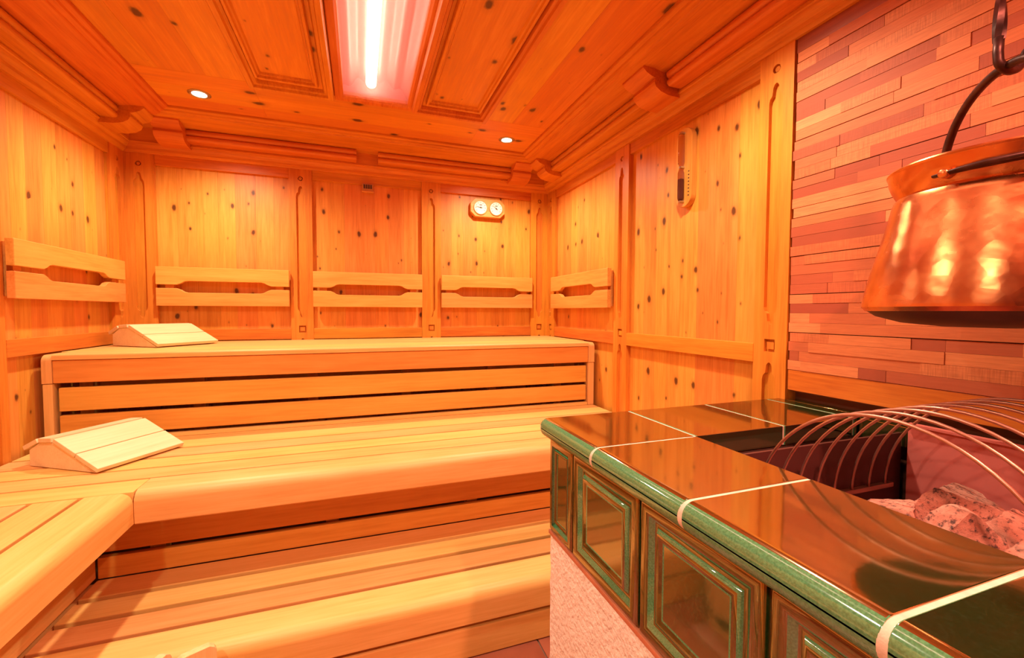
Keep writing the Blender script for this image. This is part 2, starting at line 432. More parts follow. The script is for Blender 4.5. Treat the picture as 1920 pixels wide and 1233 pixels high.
# left wall
pilaster('left', 2.485, 2.606, -.75)
for k in range(4):
    y1 = 2.485-.767*k
    bay('left', y1-.655, y1, ZF, .004)
    pilaster('left', y1-.767, y1-.655)
bay('left', YF, 2.485-.767*4, ZF, .004)
# wall behind the viewpoint: plain boards with a door
planks('front', XL-.03, -.40, ZF, ZC); planks('front', .42, XR+.03, ZF, ZC)
planks('front', -.40, .42, .80, ZC)
door = box('door_1', -.36, .38, YF-.01, YF+.03, ZF, .78, m_pil); tag(door, kind='structure')
for x0, x1 in ((-.40, -.36), (.38, .42)): box('jamb', x0, x1, YF-.02, YF+.04, ZF, .80, m_pil, door, .003)
box('head', -.36, .38, YF-.02, YF+.04, .78, .80, m_trimX, door, .003)
tube('handle', [(.30, YF+.03, -.05), (.30, YF+.075, -.03), (.30, YF+.08, .05), (.30, YF+.075, .13), (.30, YF+.03, .15)], .011, m_pil, door)

# ------------------------------------------------------------------ oak strip cladding on the right wall above the stove
CY1, CX = .903, XR+.010
box('frieze_board', XR+.004, XR+.03, YF, CY1, .722, .772, wood('frieze_wood', 'Y', (.30, .06, .02), (.38, .09, .028), (.44, .12, .035)), wall_right, .002)
box('backing', XR+.012, XR+.042, YF, CY1, -.225, .765, m_void, wall_right)
box('base_strip', XR+.002, XR+.024, YF, CY1-.002, -.221, -.163, m_trimY, wall_right, .002)
v0, f0 = boxv(-.5, .5, -.5, .5, -.5, .5)
br_me = None; nrow = 33; rh = (.721+.162)/nrow; count = 0
for r in range(nrow):
    z = -.162+rh*(r+.5)
    y = CY1-random.uniform(0, .006); panel_row = (r+1) % 4 == 0
    first = True
    while y > -.35:
        L = random.choice((.06, .10, .14, .18, .22, .27, .32, .38))*random.uniform(.85, 1.15)
        if first: L *= random.uniform(.4, 1.0); first = False
        y2 = max(y-L, -.36)
        if br_me is None:
            o = mk('brick', v0, f0, m_clad, wall_right, True); br_me = o.data
        else:
            o = bpy.data.objects.new('brick', br_me); COL.objects.link(o); o.parent = wall_right
        g = .0011 if (random.random() < .3) else .0004
        dz = .0022 if panel_row else .0005
        th = .014+random.choice((0, 0, .0006, .0010, .0018))
        o.scale = (th, (y-y2)-g, rh-dz)
        o.location = (XR+.016-th/2, (y+y2)/2, H+z-dz/2); count += 1
        y = y2
wbox('cladding_remainder', 'right', YF, -.362, .002, .016, -.162, .721, m_clad)

planks('right', YF, -.262, ZF, -.2215)
# ------------------------------------------------------------------ ceiling
ceiling = box('ceiling', XL-.12, XR+.15, YF-.1, YB+.12, ZC+.14, ZC+.2, m_void); tag(ceiling, kind='structure')
LX0, LX1, LY0, LY1 = -.056, .203, -.25, 2.004        # opening of the lamp
def cbox(name, x0, x1, y0, y1, z0, z1, mat, bev=.0015, par=None): return box(name, x0, x1, y0, y1, z0, z1, mat, par or ceiling, bev)
for k in range(3):
    y0, y1 = 1.985+.12*k, 1.985+.12*(k+1)
    for x0, x1 in ((XL, -.40), (-.40, .56), (.56, XR)):
        cbox('ceiling_board', x0, x1-.0006, y0, y1-.0006, ZC, ZC+.02, m_ceilX, 0)
for side in ((-1.0, -.40), (.56, 1.1)):
    n = 4
    for k in range(n):
        x0 = side[0]+(side[1]-side[0])*k/n; x1 = side[0]+(side[1]-side[0])*(k+1)/n
        cbox('ceiling_board', x0, x1-.0006, YF, 1.984, ZC, ZC+.02, m_ceilY, 0)
for x0, x1 in ((-.40, -.23), (-.23, -.085), (.232, .39), (.39, .56)):
    cbox('ceiling_board', x0, x1-.0006, YF, 1.984, ZC+.004, ZC+.02, m_ceilY, 0)
cbox('ceiling_board', -.085, .232, YF, LY0-.036, ZC, ZC+.02, m_ceilY, 0)

def rframe(name, x0, x1, y0, y1, prof, mat, parent):
    """mitred picture-frame moulding; prof = [(inset, z)] closed section"""
    n = len(prof); V = []; F = []
    for cx, cy, sx, sy in ((x0, y0, 1, 1), (x1, y0, -1, 1), (x1, y1, -1, -1), (x0, y1, 1, -1)):
        for i, z in prof: V.append((cx+sx*i, cy+sy*i, z))
    for s in range(4):
        for k in range(n):
            a, b = s*n+k, s*n+(k+1) % n; c, d = ((s+1) % 4)*n+(k+1) % n, ((s+1) % 4)*n+k
            F.append((a, b, c, d))
    return mk(name, V, F, mat, parent, smooth=True)
def coffer(x0, x1, y0, y1):
    e = empty('coffer', (0, 0, 0)); e.parent = ceiling; e.location = (0, 0, 0)
    prof = [(0, ZC+.006), (0, ZC-.016), (.006, ZC-.022), (.030, ZC-.022), (.033, ZC-.018), (.040, ZC-.018), (.044, ZC-.010), (.052, ZC-.010), (.058, ZC-.002), (.058, ZC+.006)]
    return prof
for x0, x1, ix0, ix1 in ((-.405, -.094, -.358, -.158), (.222, .562, .284, .505)):
    Yc0, Yc1, iy1 = -.50, 1.975, 1.885
    cbox('coffer_field', x0+.004, x1-.004, Yc0+.004, Yc1-.004, ZC-.006, ZC+.004, m_ceilY, 0)
    rframe('coffer_moulding', x0, x1, Yc0, Yc1, [(0, ZC+.002), (0, ZC-.022), (.005, ZC-.030), (.021, ZC-.030), (.025, ZC-.021), (.034, ZC-.019), (.040, ZC-.008), (.040, ZC+.002)], m_trimY, ceiling)
    rframe('coffer_bead', ix0-.012, ix1+.012, Yc0+.08, iy1+.012, [(0, ZC), (0, ZC-.016), (.004, ZC-.022), (.012, ZC-.022), (.015, ZC-.014), (.021, ZC-.013), (.027, ZC-.004), (.027, ZC)], m_trimY, ceiling)

# cornice all round: mitred sections, each moulding a piece of its own
def cornice(trim, side, name, prof, cuts=None, mat=None):
    """prof (o,z): o = distance from the wall into the room. cuts = list of (a0,a1) spans, None = full mitred run"""
    if side == 'back': fn = lambda o, z, t: (t, YB-o, z); lo, hi = (lambda o, z: XL+o), (lambda o, z: XR-o)
    elif side == 'left': fn = lambda o, z, t: (XL+o, t, z); lo, hi = YF, (lambda o, z: YB-o)
    else: fn = lambda o, z, t: (XR-o, t, z); lo, hi = YF, (lambda o, z: YB-o)
    for c in (cuts or [(lo, hi)]):
        prism(name, prof, fn, c[0] if c[0] is not None else lo, c[1] if c[1] is not None else hi, mat, trim, smooth=True)
def arc(cx, cz, r, a0, a1, n=5):
    return [(cx+r*math.cos(math.radians(a0+(a1-a0)*i/n)), cz+r*math.sin(math.radians(a0+(a1-a0)*i/n))) for i in range(n+1)]
P_low = [(-.03, .762), (.006, .762), (.011, .767), (.020, .770), (.023, .779)]+arc(.020, .803, .022, -75, -8, 5)+[(.046, .802), (.047, .808), (-.03, .808)]
P_fas = [(-.03, .807), (.044, .807), (.052, .869), (-.03, .869)]
P_mid = [(.044, .813)]+arc(.094, .8265, .0135, -90, 70, 6)+arc(.096, .854, .0145, -70, 85, 6)+[(.044, .8685)]
P_up = [(-.03, .868), (.118, .868), (.130, .8695), (.150, .874), (.232, .8765), (.236, .882), (.256, .882), (.259, .888), (.276, .890), (.280, .896), (.280, .912), (-.03, .912)]
P_brk = [(.040, .788), (.090, .790), (.122, .798), (.143, .812), (.150, .828), (.146, .841), (.164, .846), (.184, .855), (.198, .868), (.198, .880), (.040, .880)]
TR = {}
for n, side in enumerate(('back', 'left', 'right'), 1):
    t = empty('trim_%d' % n, (0, 0, -H)); tag(t, kind='structure'); TR[side] = t
brk = {'back': [(XL+.175, XL+.29), (XR-.29, XR-.175)], 'left': [(YB-.29, YB-.175), (1.325, 1.455), (.2, .32)], 'right': [(YB-.29, YB-.175), (1.325, 1.455), (.2, .32)]}
runs = {'back': [(XL+.29, -.012), (.100, XR-.29)], 'left': [(YF, .19), (.33, 1.312), (1.455, YB-.29)], 'right': [(YF, .19), (.33, 1.312), (1.455, YB-.29)]}
for side in ('back', 'left', 'right'):
    mt = TRM[side]; t = TR[side]
    cornice(t, side, 'lower_moulding', P_low, None, mt)
    cornice(t, side, 'fascia', P_fas, None, mt)
    cornice(t, side, 'crown', P_up, None, mt)
    cornice(t, side, 'bead_moulding', P_mid, runs[side], mt)
    cornice(t, side, 'bracket', P_brk, brk[side], mt)

# ------------------------------------------------------------------ ceiling lamp
lamp = empty('ceiling_lamp', (.0735, 1.3, ZC), 'long recessed fluorescent ceiling lamp behind a rose-tinted frosted pane', 'ceiling lamp')
rframe('lamp_frame', LX0-.036, LX1+.034, LY0-.034, LY1+.004, [(0, ZC+.02), (0, ZC-.004), (.003, ZC-.007), (.026, ZC-.007), (.030, ZC-.003), (.034, ZC), (.034, ZC+.02)], m_trimY, lamp)
Rn = 28; pr = []
for i in range(Rn*3+1):
    u = i/(Rn*3); x = LX0-.004+(LX1-LX0+.008)*u
    pr.append((x, ZC+.105+.011*math.cos(2*math.pi*u*4.5)-.055*(2*abs(u-.5))**2.2))
V = [(x, y, z) for y in (LY0-.01, LY1+.006) for x, z in pr]; n = len(pr)
mk('reflector', V, [(i, i+1, n+i+1, n+i) for i in range(n-1)], m_reflector, lamp, smooth='all')
for y in (LY0-.012, LY1+.004): box('end_plate', LX0-.005, LX1+.005, y, y+.004, ZC+.006, ZC+.115, m_reflector, lamp)
for x in (LX0-.008, LX1+.004): box('side_plate', x, x+.004, LY0, LY1, ZC+.002, ZC+.115, m_reflector, lamp)
pan = box('pane', LX0-.003, LX1+.003, LY0-.003, LY1+.003, ZC+.006, ZC+.009, m_pane, lamp)
for y0 in (LY0+.06, LY0+1.165): tube('fluorescent_tube', [(.052, y0+1.03*i/8, ZC+.056) for i in range(9)], .021, m_tube, lamp, 16)
for y in (LY0+.042, LY0+1.09, LY0+1.147, LY0+2.195): tube('tube_cap', [(.052, y, ZC+.056), (.052, y+.018, ZC+.056)], .0225, m_steel, lamp, 12)

# ------------------------------------------------------------------ downlights
def downlight(x, y, label, watt, col):
    e = empty('downlight', (x, y, ZC), label, 'downlight', 'recessed ceiling downlights')
    prof = [(.0255, ZC+.006), (.027, ZC-.003), (.036, ZC-.005), (.041, ZC-.002), (.042, ZC+.004)]
    lathe('trim_ring', prof, x, y, m_ring, e, 32)
    V = [(x+.0262*math.cos(2*math.pi*i/24), y+.0262*math.sin(2*math.pi*i/24), ZC-.0005) for i in range(24)]
    V += [(a, b, ZC+.004) for a, b, _ in V]
    mk('lens', V, [tuple(range(24)), tuple(range(24, 48))]+[(i, (i+1) % 24, 24+(i+1) % 24, 24+i) for i in range(24)], m_lens, e)
    L = bpy.data.lights.new('lamp_light', 'SPOT'); L.energy = watt; L.color = col; L.spot_size = math.radians(150); L.spot_blend = .7; L.shadow_soft_size = .028
    lo = bpy.data.objects.new('lamp_light', L); COL.objects.link(lo); lo.parent = e; lo.location = (0, 0, -.012)
downlight(-.623, 2.16, 'round recessed downlight in the ceiling above the two wooden headrests', SPOT_W, SPOT_COL)
downlight(.733, 2.18, 'round recessed downlight in the ceiling above the twin dial instrument', SPOT_W, SPOT_COL)
downlight(.733, .98, 'added unseen fill downlight in the ceiling over the aisle before the sand timer', SPOT_W, SPOT_COL)  # added lamp out of view, evens out the room light
downlight(-.623, .98, 'added unseen fill downlight in the ceiling over the inner end of the side bench', SPOT_W, SPOT_COL)  # its added counterpart on the bench side, also out of view
downlight(.62, -.12, 'added unseen fill downlight with rosy light in the ceiling above the tiled stove', SPOT_W*2.1, ROSE_COL)  # added unseen lamp, reddens and brightens the stove side
downlight(-.623, -.20, 'added unseen fill downlight in the ceiling over the near end of the side bench', SPOT_W, SPOT_COL)  # added lamp behind the viewpoint, front light for benches and plaster

# ------------------------------------------------------------------ benches
ub = empty('upper_bench', (0, 2.29, ZL), 'high sauna bench of pale boards running under the three wall backrests', 'bench')
ys = [1.985, 2.09, 2.195, 2.30, 2.405, 2.505, 2.598]
for i in range(6):
    if i == 0:
        prism('nose_slat', [(1.978, ZU-.021), (1.978, ZU-.008)]+[(1.986-.008*math.cos(math.radians(a)), ZU-.008+.008*math.sin(math.radians(a))) for a in (20, 45, 70, 90)]+[(ys[1]-.003, ZU), (ys[1]-.003, ZU-.021)],
              lambda a, b, t: (t, a, b), -1.036, 1.118, m_benchX, ub, smooth=True)
    else: box('slat', XL+.003, XR-.003, ys[i], ys[i+1]-.003, ZU-.022, ZU, m_benchX, ub, .002)
for x0, x1 in ((XL+.002, -1.038), (1.120, XR-.002)):
    prism('end_cap', [(1.980, -.262), (1.980, ZU-.028)]+[(2.004-.024*math.cos(math.radians(a)), ZU-.027+.024*math.sin(math.radians(a))) for a in (15, 35, 55, 75, 90)]+[(2.088, ZU-.003), (2.088, -.262)], lambda a, b, t: (t, a, b), x0, x1, m_benchZ, ub, smooth=True)
    box('end_post', x0, x1, 1.982, 2.03, ZL+.001, -.264, m_benchZ, ub, .003)
box('fascia', -1.037, 1.119, 1.983, 2.008, -.262, ZU-.0225, m_riser_bounce, ub, .003)
for z0, z1 in ((-.366, -.280), (-.459, -.381)):
    box('riser_slat', -1.026, 1.112, 1.990, 2.010, z0, z1, m_riser_bounce, ub, .003)
box('sill_slat', -1.036, 1.118, 1.984, 2.010, ZL+.0005, -.472, m_benchX, ub, .002)
for x in (-.98, -.62, -.2, .2, .62, .98): box('strut', x-.02, x+.02, 2.06, 2.10, ZL+.001, ZU-.024, m_benchZ, ub)
box('carrier', -1.02, 1.10, 2.10, 2.14, -.30, -.20, m_benchX, ub)

lb = empty('lower_bench', (0, 1.7, ZF), 'middle sauna bench running beneath the high bench, with rounded front board', 'bench')
ys = [1.520, 1.62, 1.722, 1.824, 1.938, 2.05]
for i in range(5): box('slat', XL+.003, XR-.003, ys[i], ys[i+1]-.010, ZL-.026, ZL, m_benchX, lb, .003)
def nose(y0, y1, zt, zb, r):
    return [(y0, zb+.004), (y0, zt-r)]+[(y0+r-r*math.cos(math.radians(a)), zt-r+r*math.sin(math.radians(a))) for a in (18, 36, 54, 72, 90)]+[(y1, zt), (y1, zb), (y0+.004, zb)]
prism('nose_board', nose(1.408, 1.510, ZL, -.577, .030), lambda a, b, t: (t, a, b), -.579, XR-.003, m_benchX, lb, smooth=True)
box('corner_slat', XL+.003, -.581, 1.412, 1.510, ZL-.026, ZL, m_benchX, lb, .003)
box('riser_board', -.735, XR-.003, 1.566, 1.588, -.712, -.52, m_riser_bounce, lb, .003)
box('riser_board', -.735, XR-.003, 1.566, 1.588, ZS+.0005, -.727, m_riser_bounce, lb, .003)
for x in (-.6, -.1, .4, .9): box('strut', x-.02, x+.02, 1.60, 1.64, ZS-.2, ZL-.03, m_benchZ, lb)
box('carrier', -.735, XR-.003, 1.64, 1.68, -.60, ZL-.03, m_benchX, lb)

sb = empty('side_bench', (-.82, .3, ZF), 'side sauna bench of lengthwise boards in the near corner, below the long plank wall', 'bench')
xs = [XL+.003, -.985, -.885, -.785, -.684]
for i in range(4): box('slat', xs[i], xs[i+1]-.010, YF+.05, 1.407, ZL-.026, ZL, m_benchY, sb, .003)
prism('nose_board', [(-a, b) for a, b in nose(.580, .682, ZL, -.577, .030)], lambda a, b, t: (a, t, b), YF+.05, 1.4075, m_benchY, sb, smooth=True)
box('riser_board', -.760, -.738, YF+.06, 1.5655, -.785, -.52, m_benchY, sb, .003)
box('riser_board', -.760, -.738, YF+.06, 1.5655, ZF, -.80, m_benchY, sb, .003)
for y in (-1.0, -.3, .4, 1.1): box('strut', -.82, -.78, y, y+.04, ZF, ZL-.03, m_benchZ, sb)

st = empty('step_bench', (.2, 1.36, ZF), 'lowest step of wide-gapped boards in front of the benches', 'step')
ys = [1.268, 1.367, 1.466, 1.577]
for i in range(3): box('slat', -.736, XR-.003, ys[i]+.004, ys[i+1]-(.015 if i < 2 else .012), ZS-.026, ZS, m_benchX, st, .004)
prism('nose_board', nose(1.148, 1.256, ZS, -.881, .030), lambda a, b, t: (t, a, b), -.736, XR-.003, m_benchX, st, smooth=True)
box('riser_board', -.736, XR-.003, 1.152, 1.174, ZF+.002, -.893, m_benchX, st, .003)
for x in (-.5, .1, .7): box('strut', x-.02, x+.02, 1.30, 1.34, ZF, -.817, m_benchZ, st)

# ------------------------------------------------------------------ backrests
def rest_outline(L, top):
    h = L/2
    if top:
        return [(-h, .1275), (-.208, .1275), (-.190, .134), (-.176, .143), (-.160, .1465), (.160, .1465), (.176, .143), (.190, .134), (.208, .1275), (h, .1275), (h, .215), (-h, .215)]
    return [(-h, .0225), (h, .0225), (h, .110), (.208, .110), (.190, .103), (.176, .093), (.160, .089), (-.160, .089), (-.176, .093), (-.190, .103), (-.208, .110), (-h, .110)]
def backrest(side, c, L, label, off=0):
    sgn = PB[side]; mat = m_rest if side == 'back' else m_restY
    e = empty('backrest', sgn(c, -.018, .02+off), label, 'backrest', 'wall backrests')
    for top in (True, False):
        prism('board', rest_outline(L, top), lambda a, b, t: sgn(c+a, t, b+off), -.030, -.008, mat, e, bev=.0015, seg=1)
    for s in (-1, 1):
        q = [sgn(c+s*(L/2-.05)-.018, -.008, .03+off), sgn(c+s*(L/2-.05)+.018, PR, .207+off)]
        x, y, z = [sorted((q[0][i], q[1][i])) for i in range(3)]
        box('spacer', *x, *y, *z, mat, e)
    return e
backrest('back', -.6505, .586, 'two-board wooden backrest on the back wall, directly behind the far headrest')
backrest('back', .052, .586, 'two-board wooden backrest on the back wall, the middle one of the three')
backrest('back', .7505, .584, 'two-board wooden backrest on the back wall below the twin dial instrument')
backrest('left', 2.172, .69, 'two-board wooden backrest on the long plank wall above the near headrest', .014)
backrest('right', 2.146, .660, 'two-board wooden backrest on the same wall as the sand timer, beside the corner', -.002)

# ------------------------------------------------------------------ headrests (local: u = depth, v = along slats)
def headrest(B, ang, z, label):
    e = empty('headrest', (B[0], B[1], z), label, 'headrest', 'wooden headrests', rz=ang)
    D_, L_ = .285, .268      # local x runs along the slats, local y from the low front to the back
    side = [(.012, .002), (D_-.006, .002), (D_-.006, .052), (D_-.050, .078), (D_-.110, .082)]
    for x0 in (.004, L_-.026):
        prism('side_panel', side, lambda a, b, t: (t, a, b), x0, x0+.022, m_pale, e, local=True, bev=.001, seg=1)
    def slat(y0, z0, y1, z1, th=.014):
        d = Vector((0, y1-y0, z1-z0)).normalized(); nrm = Vector((0, -d.z, d.y))
        if nrm.z < 0: nrm = -nrm
        a, b = Vector((0, y0, z0)), Vector((0, y1, z1))
        poly = [a, b, b+nrm*th, a+nrm*th]
        V = [(x, p.y, p.z) for x in (0, L_) for p in poly]
        mk('slat', V, [(0, 1, 2, 3), (7, 6, 5, 4), (0, 4, 5, 1), (1, 5, 6, 2), (2, 6, 7, 3), (3, 7, 4, 0)], m_pale, e, True, True, .002)
    slat(.004, .004, .088, .0425); slat(.091, .0437, .176, .0825); slat(.181, .0822, .234, .0785); slat(.238, .0775, .296, .0500)
    return e
headrest((-.741, 1.597), math.atan2(.225, .139), ZL, 'pale wooden headrest on the lower bench, larger in view, near the plank wall')
headrest((-.800, 2.185), math.atan2(.235, .172), ZU, 'pale wooden headrest on the high bench in the far corner')

# ------------------------------------------------------------------ twin dial instrument
ins = empty('thermo_hygrometer', (.749, YB, .578), 'octagonal wooden board with two round white dials on the back wall', 'thermometer')
cx, cz, hw, hh, ch = .750, .637, .111, .0555, .030
octo = [(cx-hw, cz-hh+ch), (cx-hw+ch, cz-hh), (cx+hw-ch, cz-hh), (cx+hw, cz-hh+ch), (cx+hw, cz+hh-ch), (cx+hw-ch, cz+hh), (cx-hw+ch, cz+hh), (cx-hw, cz+hh-ch)]
prism('board', octo, lambda a, b, t: (a, t, b), YB+PR, YB-.012, m_instr, ins, smooth=True, bev=.005)
for dx, ang in ((-.048, 172), (.052, 142)):
    x0 = cx+dx
    d = prism('dial', ring_points((x0, cz), .039, 32), lambda a, b, t: (a, t, b), YB-.011, YB-.016, m_dial, ins)
    V = []; F = []; n = 32
    for r, y in ((.039, YB-.011), (.0405, YB-.018), (.0435, YB-.018), (.0445, YB-.011)):
        V += [(x0+r*math.cos(2*math.pi*i/n), y, cz+r*math.sin(2*math.pi*i/n)) for i in range(n)]
    for k in range(3): F += [(k*n+i, k*n+(i+1) % n, (k+1)*n+(i+1) % n, (k+1)*n+i) for i in range(n)]
    mk('bezel', V, F, m_instr, ins, smooth=True)
    a = math.radians(ang)
    tube('needle', [(x0-.010*math.cos(a), YB-.0175, cz-.010*math.sin(a)), (x0+.031*math.cos(a), YB-.0175, cz+.031*math.sin(a))], lambda u: .0022*(1-u*.75), m_ink, d, 6)
    prism('hub', ring_points((x0, cz), .0042, 10), lambda p, q, t: (p, t, q), YB-.016, YB-.019, m_ink, d)
    for k in range(9):
        b = math.radians(215-250*k/8); r0, r1 = .027, .033
        tube('tick', [(x0+r0*math.cos(b), YB-.0162, cz+r0*math.sin(b)), (x0+r1*math.cos(b), YB-.0162, cz+r1*math.sin(b))], .0016, m_ink, d, 5)
    box('caption', x0-.007, x0+.009, YB-.0165, YB-.0155, cz+.013, cz+.018, m_ink, d)

# small sensor under the top rail
sen = empty('sensor_box', (.045, YB, .672), 'small louvred wooden sensor box under the top rail of the middle panel', 'sensor')
box('housing', .016, .076, YB-.012, YB+PR, .672, .716, m_sensor, sen, .003)
for k in range(4): box('louvre', .024+.012*k, .032+.012*k, YB-.015, YB-.011, .688, .710, m_rubber, sen)
box('lip', .014, .078, YB-.016, YB-.004, .668, .676, m_instr, sen, .002)

# ------------------------------------------------------------------ sand timer on the right wall
tm = empty('sand_timer', (XR, 1.34, .395), 'wall sand timer, glass tube with dark sand on a rounded wooden board', 'sand timer')
ty, tz0, tz1, tw = 1.340, .396, .690, .042
stad = [(ty+tw*math.cos(math.radians(a)), tz1-tw+tw*math.sin(math.radians(a))) for a in range(0, 181, 20)]+[(ty+tw*math.cos(math.radians(a)), tz0+tw+tw*math.sin(math.radians(a))) for a in range(180, 361, 20)]
prism('board', stad, lambda a, b, t: (t, a, b), XR-.002, XR+PR, m_timerw, tm, smooth=True, bev=.003)
zc = (tz0+tz1)/2; gx = XR-.014
prof = [(.0005, tz0+.022), (.009, tz0+.024), (.0115, tz0+.034), (.0115, zc-.022), (.008, zc-.010), (.003, zc), (.008, zc+.010), (.0115, zc+.022), (.0115, tz1-.034), (.009, tz1-.024), (.0005, tz1-.022)]
lathe('glass', prof, gx, ty, m_clearglass, tm, 20)
lathe('sand', [(.0004, tz0+.025), (.0095, tz0+.028), (.0100, tz0+.036), (.0100, zc-.045), (.0004, zc-.041)], gx, ty, m_sand, tm, 16)
for z in (tz0+.016, tz1-.024, zc-.004): box('clip', gx-.006, XR, ty-.006, ty+.006, z, z+.008, m_steel, tm, .002)
for s in (-1, 1):
    for k in range(8):
        z = zc+s*(.022+.0125*k)
        box('mark', XR-.0028, XR-.0015, ty+s*.028-.003, ty+s*.028+.003, z, z+.004, m_ink, tm)

# ------------------------------------------------------------------ tiled stove
ZT = -.25                                       # top of the tiles
SX, SYF, SYN = .420, .920, -.255                # body faces
stove = empty('tiled_stove', (.8, .33, ZF), 'green glazed tiled stove on a rough white plaster base, beside the strip-clad wall', 'stove')
def plaster():
    nx, nz = 44, 22; V = []; F = []
    def disp(): return random.uniform(-.0012, .0012)
    # near/left face and far face as gently uneven sheets, then closing faces
    ys = [SYN+(SYF-SYN)*i/nx for i in range(nx+1)]; zs = [ZF+(-.526-ZF)*j/nz for j in range(nz+1)]
    for y in ys:
        for z in zs: V.append((SX+.003+disp(), y, z))
    for i in range(nx):
        for j in range(nz): a = i*(nz+1)+j; F.append((a, a+nz+1, a+nz+2, a+1))
    b = len(V); XE = XR-.002; V += [(XE, SYN, ZF), (XE, SYF, ZF), (XE, SYF, -.526), (XE, SYN, -.526)]
    top = [i*(nz+1)+nz for i in range(nx+1)]; bot = [i*(nz+1) for i in range(nx+1)]
    F.append(tuple(top+[b+2, b+3])); F.append(tuple(bot[::-1]+[b, b+1])); F.append((b, b+1, b+2, b+3))
    F.append(tuple([i for i in range(nz+1)]+[b+3, b])); F.append(tuple([nx*(nz+1)+i for i in range(nz+1)][::-1]+[b+1, b+2]))
    return mk('plaster_base', V, F, m_plaster, stove, smooth='all')
plaster().data.set_sharp_from_angle(angle=math.radians(50))
box('terracotta_strip', SX-.003, XR-.002, SYN, SYF, -.5255, -.516, m_terra, stove, .002)
box('grout_bed', SX+.0125, .625, SYN, SYF-.0125, -.5155, -.2945, m_grout, stove)
box('grout_bed', .625, XR-.002, .70, SYF-.0125, -.5155, -.2945, m_grout, stove)
def kachel_mesh(w_, h_, n):
    """framed stove tile: concentric rectangles (inset, height)"""
    prof = [(0, -.0095), (0, .001), (.003, .005), (.0065, .0062), (.015, .0062), (.020, .004), (.027, -.003), (.030, -.004), (.034, -.003), (.0385, .003), (.042, .0045), (.0455, .0035), (.049, .0005), (.052, 0)]
    if n == 'narrow': prof = [(i*(.62 if i > .015 else 1), h) for i, h in prof]
    V = []; F = []
    for i, h in prof: V += [(-w_/2+i, -h_/2+i, h), (w_/2-i, -h_/2+i, h), (w_/2-i, h_/2-i, h), (-w_/2+i, h_/2-i, h)]
    for k in range(len(prof)-1):
        for s in range(4): F.append((k*4+s, k*4+(s+1) % 4, (k+1)*4+(s+1) % 4, (k+1)*4+s))
    k = len(prof)-1; F.append((k*4, k*4+1, k*4+2, k*4+3)); F.append((3, 2, 1, 0))
    return V, F
def thin_edges(o):
    o.data.materials.append(m_nose)
    for k, p in enumerate(o.data.polygons):
        if k//4 in (5, 8, 12): p.material_index = 1
tz = (-.5145-.2965)/2; th_ = .2965-.5145
bounds = [SYF+.002, .804, .573, .342, .111, -.120, -.252]
for i in range(len(bounds)-1):
    y1, y0 = bounds[i], bounds[i+1]; wdt = y1-y0-.006
    V, F = kachel_mesh(wdt, abs(th_), 'narrow' if wdt < .2 else '')
    V = [(SX+.004-h, (y0+y1)/2-a, tz+b) for a, b, h in V]
    thin_edges(mk('stove_tile', V, F, m_kachel, stove, smooth=True))
xb = [SX+.004, .52, .75, .98, XR-.002]
for i in range(4):
    x0, x1 = xb[i], xb[i+1]; wdt = x1-x0-.006
    V, F = kachel_mesh(wdt, abs(th_), 'narrow' if wdt < .2 else '')
    V = [((x0+x1)/2-a, SYF-.004+h, tz+b) for a, b, h in V]
    thin_edges(mk('stove_tile', V, F, m_kachel, stove, smooth=True))
# rim tiles
RX, RY, RZ = .396, .940, ZT-.044
def rim(name, x0, x1, y0, y1, sides, mat, r=.0205, shrink=0, nose_mat=None):
    V, F = boxv(x0, x1, y0, y1, RZ+shrink, ZT-shrink)
    me = bpy.data.meshes.new(name); L = root_loc(stove)
    me.from_pydata([Vector((a, b, c+H))-L for a, b, c in V], [], F)
    bm = bmesh.new(); bm.from_mesh(me); bmesh.ops.recalc_face_normals(bm, faces=bm.faces)
    xm, ym = x0-L.x, y1-L.y
    E = []
    for e in bm.edges:
        a, b = e.verts
        onx = abs(a.co.x-xm) < 1e-5 and abs(b.co.x-xm) < 1e-5; ony = abs(a.co.y-ym) < 1e-5 and abs(b.co.y-ym) < 1e-5
        vert = abs(a.co.z-b.co.z) > .01
        if 'x' in sides and onx and not vert: E.append(e)
        elif 'y' in sides and ony and not vert: E.append(e)
        elif 'x' in sides and 'y' in sides and vert and onx and ony: E.append(e)
    if E: bmesh.ops.bevel(bm, geom=E, offset=r-shrink, segments=7, profile=.5, affect='EDGES', clamp_overlap=True)
    if not shrink:
        es = [e for e in bm.edges if len(e.link_faces) == 2 and e.calc_face_angle(0) > .9]
        bmesh.ops.bevel(bm, geom=es, offset=.0015, segments=2, profile=.5, affect='EDGES', clamp_overlap=True)
    for f in bm.faces:
        f.smooth = True
        if nose_mat and (f.normal.x < -.25 or f.normal.y > .25) and abs(f.normal.z) < .93: f.material_index = 1
    bm.to_mesh(me); bm.free(); me.set_sharp_from_angle(angle=math.radians(40))
    me.materials.append(mat)
    if nose_mat: me.materials.append(nose_mat)
    o = bpy.data.objects.new(name, me); COL.objects.link(o); o.parent = stove; weighted(o)
    return o
OX0, OX1, OY0, OY1 = .637, 1.104, .222, .690    # opening for the stones
g = .0028
rim('rim_tile', RX, OX0-g, OY1+g, RY, 'xy', m_glaze, nose_mat=m_nose)
for y1, y0 in ((OY1, .455), (.455, .220), (.220, -.015), (-.015, -.262)): rim('rim_tile', RX, OX0, y0+g, y1-g, 'x', m_glaze, nose_mat=m_nose)
for x0, x1 in ((OX0, .8805), (.8805, 1.106), (1.106, XR-.001)): rim('rim_tile', x0+g, x1-g, OY1, RY, 'y', m_glaze, nose_mat=m_nose)
for x0, x1 in ((OX0, .8805), (.8805, XR-.001)):
    for y1, y0 in ((.220, -.015), (-.015, -.262)): rim('rim_tile', x0+g, x1-g, y0+g, y1-g, '', m_glaze)
